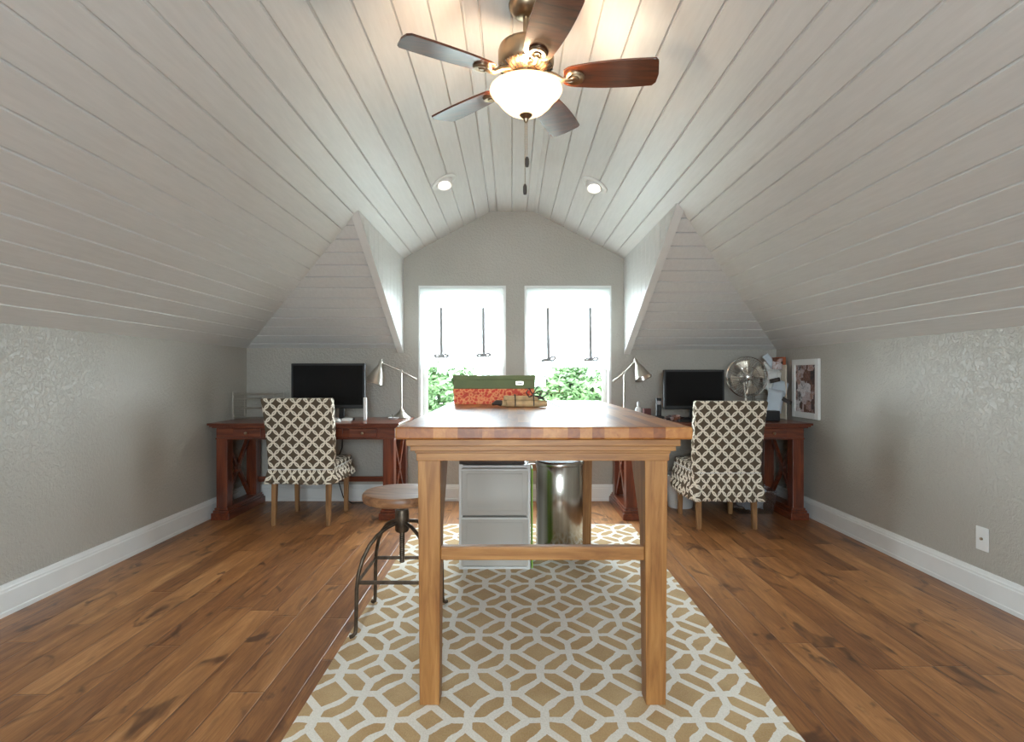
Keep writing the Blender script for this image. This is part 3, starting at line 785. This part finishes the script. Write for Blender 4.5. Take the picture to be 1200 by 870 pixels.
def lamp(base, elbow, tail, head, sdir, slen, srad, label):
    # pole up from the base, counterweighted arm from tail to head, bell shade at the head
    bx, by = base; t = thing('desk_lamp', label, 'lamp', (bx, by, ZD)); loc = Vector((bx, by, ZD))
    e, ta, h = [Vector(p)-loc for p in (elbow, tail, head)]
    obj('base', lathe(B(), [(0, 0), (.078, 0), (.080, .006), (.074, .012), (.050, .030), (.026, .055), (.014, .075), (.009, .085), (0, .085)], 36, cap=False), NICKEL, t, True)
    obj('pole', tube(B(), [(0, 0, .08), (0, 0, e.z)], .0075, 12), NICKEL, t, True)
    obj('arm', tube(B(), [ta, e, h], .0065, 10), NICKEL, t, True)
    bm = B(); d = (ta-e).normalized(); tube(bm, [ta+d*-.004, ta+d*.03], .010, 12); obj('counterweight', bm, NICKEL, t, True)
    obj('pivot', lathe(B(), [(0, -.016), (.013, -.016), (.013, .016), (0, .016)], 16, mat=Matrix.Translation(e) @ Matrix.Rotation(R(90), 4, 'X'), cap=False), NICKEL, t, True)
    sd = Vector(sdir).normalized(); m = Matrix.Translation(h) @ Vector((0,0,-1)).rotation_difference(sd).to_matrix().to_4x4()
    pr = [(0, .012), (.012, .012), (.016, 0), (.017, -.03), (.026, -.05), (.045, -.085), (.060, -.13), (srad, -slen), (srad+.003, -slen-.002), (srad-.002, -slen+.001), (.057, -.128), (.042, -.086), (.022, -.05), (0, -.045)]
    sh = obj('lamp_shade', lathe(B(), pr, 36, mat=m, cap=False), NICKEL, t, True)
    obj('bulb', lathe(B(), [(0, -.048), (.012, -.055), (.014, -.07), (.026, -.10), (.024, -.122), (0, -.135)], 18, mat=m, cap=False), WHITEP, sh, True)
    bm = lathe(B(), [(0, 0), (.005, 0), (.005, .02), (0, .02)], 10, mat=m @ Matrix.Translation((0, 0, .012)), cap=False); obj('switch', bm, NICKEL, sh, True)
    return t
YL = 4.80
lamp((P(470.5,0,YL).x, YL), P(470, 435, YL), P(484.5, 443, YL), P(446.4, 425, YL-.02), (-.30, -.10, -1), .19, .078, 'brushed nickel desk lamp with bell shade on the left desk, right of the monitor')
lamp((P(731.4,0,YL).x, YL), P(731.4, 437, YL), P(721.5, 445, YL), P(745, 422.5, YL-.02), (.32, -.40, -1), .175, .072, 'brushed nickel desk lamp with bell shade on the right desk, nearest the window')

# small things, left desk
def small(name, label, cat, bm, mat, loc, rz=0, **kw):
    o = obj(name, bm, mat, None, **kw); o.location = loc; o.rotation_euler = (0, 0, rz); return tag(o, label, cat)
bm = box(B(), -.013, .013, -.015, .015, 0, .19); p = P(428, 0, 4.56); small('external_drive', 'slim white upright device standing right of the left monitor', 'hard drive', bm, WHITEP, (p.x, 4.56, ZD), bevel=.006)
bm = box(B(), -.036, .036, -.045, .045, 0, .022); p = P(410, 0, 4.58); small('small_box', 'small flat white box under the left monitor edge, right of its black stand', 'box', bm, PAPER, (p.x, 4.50, ZD), .1, bevel=.004)
t = thing('computer_mouse', 'white computer mouse on the left desk, beside the chair back', 'mouse', (P(396, 0, 4.45).x, 4.42, ZD), R(-60))
obj('shell', lathe(B(), [(0, 0), (.03, 0), (.032, .008), (.026, .022), (.012, .03), (0, .031)], 24, mat=Matrix.Scale(1.7, 4, (1,0,0)), cap=False), WHITEP, t, True)
obj('scroll_wheel', box(B(), .02, .034, -.003, .003, .020, .028), BLACK, t)
t = thing('lamp_dish', 'small white dish in front of the left desk lamp', 'dish', (P(460, 0, 4.62).x, 4.66, ZD))
obj('bowl', lathe(B(), [(0, 0), (.030, 0), (.046, .014), (.048, .016), (.044, .015), (.028, .004), (0, .003)], 28, cap=False), WHITEP, t, True)
obj('pin', tube(B(), [(0, 0, .004), (-.012, 0, .042)], .003, 6), IRON, t)
# wire letter rack, left desk
t = thing('wire_rack', 'thin wire document rack on the left desk, in the corner behind the chair', 'rack', (-2.16, 4.66, ZD))
wmat = NICKEL; hx, hy, H = .17, .10, .215
for sx in (-1, 1):
    for sy in (-1, 1): obj('upright', tube(B(), [(sx*hx, sy*hy, 0), (sx*hx, sy*hy, H+.02)], .0018, 6), wmat, t)
for k in range(3):
    z = .012+k*.082; bm = B(); tube(bm, [(-hx, -hy, z), (hx, -hy, z), (hx, hy, z), (-hx, hy, z)], .0016, 6, True)
    for i in range(15): xx = -hx+2*hx*(i+.5)/15; tube(bm, [(xx, -hy, z), (xx, hy, z)], .0011, 4)
    for i in range(4): tube(bm, [(-hx, -hy, z+.016*(i+1)), (hx, -hy, z+.016*(i+1))], .0011, 4)
    obj('wire_tray', bm, wmat, t)
bm = B(); tube(bm, [(-hx, -hy, H), (hx, -hy, H), (hx, hy, H), (-hx, hy, H)], .0022, 6, True); obj('top_rail', bm, wmat, t)

# small things, right desk
t = thing('pump_bottle', 'small white bottle with a cap on the right desk near the lamp', 'bottle', (P(748.5, 0, 4.7).x, 4.72, ZD))
obj('bottle_body', lathe(B(), [(0, 0), (.024, 0), (.026, .005), (.026, .085), (.018, .098), (.010, .105), (.010, .115), (0, .115)], 24, cap=False), WHITEP, t, True)
obj('cap', lathe(B(), [(0, .1155), (.013, .1155), (.013, .135), (.006, .15), (0, .15)], 18, cap=False), WHITEP, t, True)
bm = box(B(), -.03, .03, -.03, .03, 0, .085); small('card_box', 'small maroon box beside the white bottle on the right desk', 'box', bm, MAROON, (P(756, 0, 4.76).x+.02, 4.78, ZD), bevel=.003)
t = thing('cordless_phone', 'black cordless phone upright in its cradle, left of the right monitor', 'phone', (P(772.5, 0, 4.56).x, 4.58, ZD))
obj('cradle', box(B(), -.045, .04, -.05, .05, 0, .034), BLACK, t, bevel=.01)
obj('handset', box(B(), -.022, .022, -.014, .014, .03, .185), BLACK, t, bevel=.008); obj('display', box(B(), -.015, .015, -.0155, -.0135, .13, .16), GREYRIB, t)
rnd = random.Random(4)
def crumple(name, label, cat, loc, sx, sy, sz, mat, seed, group=None):
    rnd = random.Random(seed); bm = B(); bmesh.ops.create_icosphere(bm, subdivisions=3, radius=1)
    for v in bm.verts:
        n = v.co.copy(); f = 1+.22*math.sin(7*n.x+seed)*math.sin(6*n.y+2*seed)+.13*math.sin(13*n.z+5*n.x)+rnd.uniform(-.1, .1)
        v.co = Vector((n.x*f*sx, n.y*f*sy, max(-.0, (n.z*f*.5+.5)*sz*2*.5)))
    o = obj(name, bm, mat); o.location = loc; tag(o, label, cat, group); return o
crumple('crumpled_paper', 'crumpled black and white printed paper heap on the right desk, below the monitor', 'paper', (P(789, 0, 4.48).x, 4.47, ZD), .07, .05, .05, COLLAGE, 2)
bm = B(); box(bm, -.19, .19, -.06, .06, 0, .014); o = small('keyboard', 'black keyboard on the right desk in front of the monitor', 'keyboard', bm, BLACK, (1.53, 4.42, ZD), bevel=.003)
for r_ in range(5):
    k = obj('key_row', box(B(), -.18, .18, -.052+r_*.021, -.035+r_*.021, .0145, .019), BLACK, o)

# metal desk fan
fc = P(876.3, 442, 4.60); t = thing('desk_fan', 'round brushed metal desk fan with wire cage on the right desk', 'fan', (fc.x, 4.62, ZD))
zc = fc.z-ZD; Rr = .172
obj('base', lathe(B(), [(0, 0), (.10, 0), (.102, .006), (.09, .016), (.03, .024), (.014, .034), (0, .034)], 36, cap=False), NICKEL, t, True)
obj('neck', tube(B(), [(0, .015, .03), (0, .02, zc-.16), (0, .05, zc-.08), (0, .055, zc-.02)], [.011, .011, .012, .012], 12), NICKEL, t, True)
rot = Matrix.Translation((0, 0, zc)) @ Matrix.Rotation(R(90), 4, 'X')     # local z faces the camera (-y)
obj('motor', lathe(B(), [(0, -.12), (.035, -.115), (.045, -.09), (.045, -.04), (.03, -.02), (0, -.02)], 28, mat=rot, cap=False), NICKEL, t, True)
cage = B()
for rr, zz in ((Rr, 0), (Rr*.995, .012), (Rr*.86, .034), (Rr*.5, .048)):
    tube(cage, [rot @ Vector((rr*math.cos(a*math.pi/24), rr*math.sin(a*math.pi/24), zz)) for a in range(48)], .0042 if rr > Rr*.9 else .0014, 6, True)
for i in range(44):
    a = 2*math.pi*i/44
    tube(cage, [rot @ Vector((r_*math.cos(a+tw), r_*math.sin(a+tw), zz)) for r_, zz, tw in ((Rr, .006, 0), (Rr*.86, .034, .05), (Rr*.5, .048, .14), (.03, .052, .3))], .0013, 4)
    tube(cage, [rot @ Vector((r_*math.cos(a), r_*math.sin(a), zz)) for r_, zz in ((Rr, -.004), (Rr*.8, -.035), (.045, -.05))], .0012, 4)
obj('cage', cage, CHROME, t, True)
obj('badge', lathe(B(), [(0, .05), (.028, .05), (.030, .055), (.02, .062), (0, .063)], 28, mat=rot, cap=False), CHROME, t, True)
for k in range(4):
    bm = B(); g = []
    for i in range(8):
        r_ = .03+.118*i/7; row = []
        for j in range(7):
            s_ = (j/6-.5); wd = .45+.42*(i/7); a = R(90*k+20)+s_*wd*1.15
            row.append(bm.verts.new(rot @ Vector((r_*math.cos(a), r_*math.sin(a), .012-s_*.034))))
        g.append(row)
    for i in range(7):
        for j in range(6): bm.faces.new((g[i][j], g[i+1][j], g[i+1][j+1], g[i][j+1]))
    o = obj('fan_blade', bm, FANB, t, True); so = o.modifiers.new('s', 'SOLIDIFY'); so.thickness = .0015
obj('spindle', lathe(B(), [(0, -.02), (.026, -.02), (.026, .026), (.018, .034), (0, .034)], 24, mat=rot, cap=False), NICKEL, t, True)

# corner with papers, right desk
t = thing('framed_collage', 'white framed photo collage hanging on the right wall above the desk corner', 'picture frame', (XR-.002, 4.44, .79))
bm = B(); w2, h2, b_ = .20, .48, .048
box(bm, -.022, 0, -w2, -w2+b_, 0, h2); box(bm, -.022, 0, w2-b_, w2, 0, h2); box(bm, -.022, 0, -w2+b_, w2-b_, 0, b_); box(bm, -.022, 0, -w2+b_, w2-b_, h2-b_, h2)
obj('frame', bm, WHITEP, t, bevel=.003); obj('collage', box(B(), -.012, -.002, -w2+b_, w2-b_, b_, h2-b_), COLLAGE, t, label='photo collage in brown, black and white')
bm = box(B(), -.008, 0, -.128, .128, 0, .465); small('pin_board', 'plain cream board standing against the right wall, left of the white frame', 'board', bm, CREAM, (XR-.060, 4.778, ZD), 0, bevel=.002)
small('orange_folder', 'orange box file showing above the cream board in the right corner', 'folder', box(B(), -.022, .022, -.085, .085, 0, .535), ORANGE, (XR-.036, 4.84, ZD), bevel=.003)
sheets = [((905, 437), -33, .10, .155, 'grey and white leaflet tilted left, topmost of the papers beside the fan', PAPER),
          ((916, 434), 8, .09, .12, 'small black and white photo card above the papers in the corner', COLLAGE)]
def sheet(px, py, Y, rot_, w_, h_, mat, label, group=None, lean=8, yaw=0, name='paper_sheet'):
    bm = B(); n = 6
    for s in (0,):
        g = [[bm.verts.new((w_*(i/n-.5), .006*math.sin(i*.9)+.003*math.sin(j*1.3), h_*(j/n-.5))) for i in range(n+1)] for j in range(n+1)]
        for j in range(n):
            for i in range(n): bm.faces.new((g[j][i], g[j][i+1], g[j+1][i+1], g[j+1][i]))
    o = obj(name, bm, mat, None, True); so = o.modifiers.new('s', 'SOLIDIFY'); so.thickness = .0015
    p = P(px, py, Y); o.location = p; o.rotation_euler = (R(-lean), R(rot_), R(yaw)); tag(o, label, 'paper', group); return o
t_ = thing('letter_sorter', 'dark wire letter sorter standing on the right desk between fan and cream board, holding papers', 'rack', (2.17, 4.70, ZD))
bm = B()
for k in range(5):
    yy = -.02+k*.022; tube(bm, [(-.07, yy, .004), (-.07, yy, .14+.035*k), (.09, yy, .14+.035*k), (.09, yy, .004)], .0025, 6)
obj('divider', bm, IRON, t_, True); obj('base', box(B(), -.08, .10, -.03, .08, 0, .004), BLACK, t_)
G = 'loose papers in the right corner'
cnt = 0
for i, (px, py, Y, rt, w_, h_, m_, lb) in enumerate((
    (908, 470, 4.63, 12, .13, .20, BLUEPAPER, 'bluish paper leaning lowest and frontmost in the corner letter stack'),
    (912, 458, 4.66, 24, .13, .19, BLUEPAPER, 'bluish envelope tilted right, second from the front of the corner letter stack'),
    (906, 450, 4.69, -8, .12, .20, PAPER, 'white letter standing behind the bluish envelopes in the corner letter stack'),
    (905, 446, 4.72, 16, .13, .18, PAPER, 'white sheet tilted right above the dark printed strip in the corner'),
    (904, 438, 4.745, 6, .14, .20, PAPER, 'white sheet rearmost and tallest in the corner letter stack'))):
    sheet(px, py, Y, rt, w_, h_, m_, lb)
sheet(902, 423.5, 4.72, -35, .055, .13, BLUEPAPER, 'grey and white leaflet tilted left, highest of the papers beside the fan', name='leaflet')
sheet(911, 426.5, 4.68, 6, .085, .10, COLLAGE, 'small black and white photo card high in the right corner, below the orange box', name='photo_card')
for i, (px, py, Y, rt) in enumerate(((908, 446, 4.61, -12), (922, 470, 4.60, 30))):
    sheet(px, py, Y, rt, .085, .035, DARKRIB, ('dark printed strip across the middle of the corner papers', 'dark printed strip near the bottom right of the corner papers')[i], name='printed_strip')
small('speaker_box', 'black box on the right desk below the corner papers, right of the chair back', 'box', box(B(), -.062, .062, -.05, .05, 0, .085), BLACK, (P(902, 0, 4.5).x, 4.50, ZD), bevel=.005)
# wall plate on the right wall
t = thing('wall_plate', 'white cable wall plate low on the right wall above the baseboard', 'wall plate', (XR, 2.783, .305))
obj('plate', box(B(), -.006, 0, -.037, .037, -.06, .06), WHITEP, t, bevel=.002)
obj('jack', lathe(B(), [(0, 0), (.007, 0), (.007, .007), (.003, .009), (0, .009)], 14, mat=Matrix.Translation((-.006, 0, 0)) @ Matrix.Rotation(R(-90), 4, 'Y'), cap=False), BRONZE, t, True)

# under the right desk: clear bin of fabric, white wastebasket
t = thing('plastic_bin', 'clear plastic bin under the right desk, behind the right chair leg', 'bin', (2.0, 4.58, 0), R(-2))
bm = B()
def tub(bm, x0, x1, y0, y1, x0t, x1t, y0t, y1t, h, th=.004):
    def ringv(a, b, c, d, z): return [bm.verts.new(v) for v in ((a, c, z), (b, c, z), (b, d, z), (a, d, z))]
    o0 = ringv(x0, x1, y0, y1, 0); o1 = ringv(x0t, x1t, y0t, y1t, h); i1 = ringv(x0t+th, x1t-th, y0t+th, y1t-th, h); i0 = ringv(x0+th, x1-th, y0+th, y1-th, th)
    for a, b in ((o0, o1), (o1, i1), (i1, i0)):
        for i in range(4): bm.faces.new((a[i], a[(i+1)%4], b[(i+1)%4], b[i]))
    bm.faces.new(o0); bm.faces.new(i0)
tub(bm, -.14, .14, -.11, .11, -.165, .165, -.135, .135, .19)
obj('bin_body', bm, CLEARP, t, bevel=.006)
bm = B(); tube(bm, [(-.167, -.138, .19), (.167, -.138, .19), (.167, .138, .19), (-.167, .138, .19)], .007, 8, True); obj('rim', bm, CLEARP, t, True)
c = crumple('folded_fabric', 'crumpled grey and white fabric heaped in the clear bin under the right desk', 'fabric', (2.0, 4.58, .008), .115, .085, .26, BLUEPAPER, 6)
t = thing('wastebasket', 'white plastic wastebasket under the right desk, left of the right chair', 'wastebasket', (1.46, 4.74, 0))
obj('basket', lathe(B(), [(0, 0), (.10, 0), (.102, .004), (.128, .27), (.133, .275), (.133, .283), (.124, .28), (.098, .006), (0, .006)], 40, cap=False), WHITEP, t, True)
# cables
o = obj('power_cable', tube(B(), [(-1.49, 4.80, .63), (-1.50, 4.82, .50), (-1.54, 4.86, .42), (-1.56, 4.88, .22), (-1.50, 4.86, .05), (-1.42, 4.84, .006), (-1.30, 4.86, .006)], .0045, 8), CABLE, None, True)
tag(o, 'black power cable hanging under the left desk against the wall', 'cable')

# ================================================================ CEILING LIGHTS
def slope_light(px, py, Y, sgn, label):
    p = P(px, py, Y); x = p.x; z = zroof(x); nrm = Vector((math.sin(R(28.4))*sgn, 0, -math.cos(R(28.4))))
    t = thing('recessed_light', label, 'ceiling light', (x, Y, z))
    m = Vector((0,0,-1)).rotation_difference(nrm).to_matrix().to_4x4()
    obj('trim_ring', lathe(B(), [(.066, .004), (.094, .002), (.096, -.004), (.090, -.010), (.068, -.012), (.062, -.004), (.062, .004)], 40, mat=m, cap=False), TRIM, t, True)
    d2 = Vector((0, 0, -1)); m2 = Matrix.Translation(m @ Vector((0, 0, -.004))) @ Vector((0,0,-1)).rotation_difference(Vector((nrm.x*.35, -.35, -1)).normalized()).to_matrix().to_4x4()
    obj('eyeball', lathe(B(), [(.058, .02), (.060, 0), (.056, -.022), (.048, -.034), (.044, -.030)], 32, mat=m2, cap=False), TRIM, t, True)
    obj('bulb', lathe(B(), [(0, -.031), (.022, -.031), (.034, -.024), (.034, -.015), (0, -.012)], 28, mat=m2, cap=False), LAMPLIT, t, True, label='lit bulb')
    l = bpy.data.lights.new('spot', 'SPOT'); l.energy = 14; l.spot_size = R(95); l.spot_blend = .8; l.color = (1, .93, .82); l.shadow_soft_size = .04
    lo = bpy.data.objects.new('lamp_light', l); COL.objects.link(lo); lo.parent = t; lo.location = m2 @ Vector((0, 0, -.05)); lo.rotation_euler = (0, 0, 0)
slope_light(520, 213, 3.77, 1, 'lit recessed eyeball light in the plank ceiling, left of the fan pull chains')
slope_light(697, 215, 3.71, -1, 'lit recessed eyeball light in the plank ceiling, right of the fan pull chains')

# ================================================================ CEILING FAN
FX, FY, FZ = .056, 2.185, TZ
t = thing('ceiling_fan', 'five blade ceiling fan with a lit frosted glass bowl hanging from the plank ceiling', 'ceiling fan', (FX, FY, FZ))
def zz(z): return z-FZ
obj('canopy', lathe(B(), [(0, 0), (.066, 0), (.070, -.006), (.068, -.018), (.060, -.034), (.044, -.050), (.026, -.058), (0, -.058)], 40, cap=False), BRONZE, t, True)
obj('downrod', tube(B(), [(0, 0, -.05), (0, 0, zz(2.47))], .012, 14), BRONZE, t, True)
obj('motor_housing', lathe(B(), [(0, zz(2.49)), (.022, zz(2.49)), (.028, zz(2.475)), (.085, zz(2.462)), (.106, zz(2.448)), (.112, zz(2.43)), (.112, zz(2.385)), (.106, zz(2.368)), (.084, zz(2.352)), (.060, zz(2.345)), (0, zz(2.345))], 48, cap=False), BRONZE, t, True)
bm = B()
for i in range(30):
    a = 2*math.pi*i/30; ca, sa = math.cos(a), math.sin(a)
    bar(bm, (ca*.062, sa*.062, zz(2.346)), (ca*.106, sa*.106, zz(2.366)), .006, .008)
obj('vent_ribs', bm, BLACK, t)
obj('switch_cup', lathe(B(), [(0, zz(2.35)), (.058, zz(2.35)), (.062, zz(2.335)), (.060, zz(2.312)), (.075, zz(2.302)), (.070, zz(2.296)), (0, zz(2.296))], 40, cap=False), BRONZE, t, True)
BZ = 2.325
for k in range(5):
    ang = R(-6+72*k); m = Matrix.Translation((0, 0, zz(BZ))) @ Matrix.Rotation(ang, 4, 'Z') @ Matrix.Rotation(R(-12), 4, 'X')
    ms = Matrix.Rotation(ang, 4, 'Z')
    bm = B(); N = 22; outl = []
    for i in range(N+1):
        u = i/N; r_ = .150+.352*u
        w_ = .046+.030*math.sin(math.pi*min(1, u*.95)**.8*.62+.0)-.004*u
        if u < .06: w_ *= .75+u*4.1
        outl.append((r_, w_))
    top = [(r_, w_) for r_, w_ in outl]+[(.552, .030), (.548, -.036)]
    pts = [(r_, w_) for r_, w_ in outl]+[(.516, .054), (.521, .012), (.512, -.058)]+[(r_, -w_) for r_, w_ in outl[::-1]]
    prism(bm, pts, 2, -.004, .004); bmesh.ops.transform(bm, matrix=m, verts=bm.verts)
    b_ = obj('fan_blade', bm, BLADE, t, bevel=.0015)
    # blade iron: arm plus round medallion under the blade root
    bm = B()
    arm = [ms @ Vector(v) for v in ((.08, 0, zz(2.345)), (.115, 0, zz(2.332)), (.145, 0, zz(BZ)-.012), (.185, 0, zz(BZ)-.010))]
    tube(bm, arm, [.013, .011, .010, .012], 10)
    md = m @ Matrix.Translation((.195, 0, -.004))
    lathe(bm, [(0, -.012), (.010, -.013), (.016, -.008), (.022, -.012), (.032, -.012), (.037, -.006), (.037, -.0005), (0, -.0005)], 24, mat=md, cap=False)
    obj('blade_iron', bm, BRONZE, t, True)
bz = zz(2.277)
obj('glass_bowl', lathe(B(), [(.134, bz+.008), (.143, bz+.006), (.145, bz), (.140, bz-.010), (.127, bz-.022), (.115, bz-.036), (.100, bz-.056), (.078, bz-.076), (.050, bz-.091), (.018, bz-.099), (.016, bz-.094), (.048, bz-.086), (.075, bz-.072), (.096, bz-.053), (.111, bz-.034), (.123, bz-.020), (.134, bz-.008), (.138, bz), (.134, bz+.003), (.134, bz+.008)], 56, cap=False), BOWL, t, True, label='lit frosted white glass bowl')
obj('finial', lathe(B(), [(0, bz-.088), (.024, bz-.090), (.026, bz-.098), (.016, bz-.108), (.010, bz-.112), (.008, bz-.122), (.004, bz-.128), (0, bz-.128)], 28, cap=False), BRONZE, t, True)
obj('center_stem', tube(B(), [(0, 0, bz+.01), (0, 0, bz-.090)], .006, 8), BRONZE, t)
for dx, zend in ((.004, 2.015), (-.004, 1.905)):
    bm = B(); z = bz-.127; n = 0
    while z > zz(zend):
        bmesh.ops.create_uvsphere(bm, u_segments=6, v_segments=4, radius=.0021, matrix=Matrix.Translation((dx, 0, z))); z -= .0052
    ch = obj('pull_chain', bm, BRONZE, t, True)
    obj('pendant', lathe(B(), [(0, 0), (.004, -.002), (.0075, -.010), (.008, -.030), (.006, -.042), (0, -.044)], 14, c=(dx, 0, zz(zend)), cap=False), DARKRIB, ch, True)
l = bpy.data.lights.new('bulb', 'POINT'); l.energy = 6; l.color = (1, .80, .56); l.shadow_soft_size = .035
lo = bpy.data.objects.new('bowl_light', l); COL.objects.link(lo); lo.parent = t; lo.location = (0.0, -.085, zz(2.270))
l = bpy.data.lights.new('bulb', 'POINT'); l.energy = 6; l.color = (1, .80, .56); l.shadow_soft_size = .035
lo = bpy.data.objects.new('bowl_light', l); COL.objects.link(lo); lo.parent = t; lo.location = (.0, .085, zz(2.270))
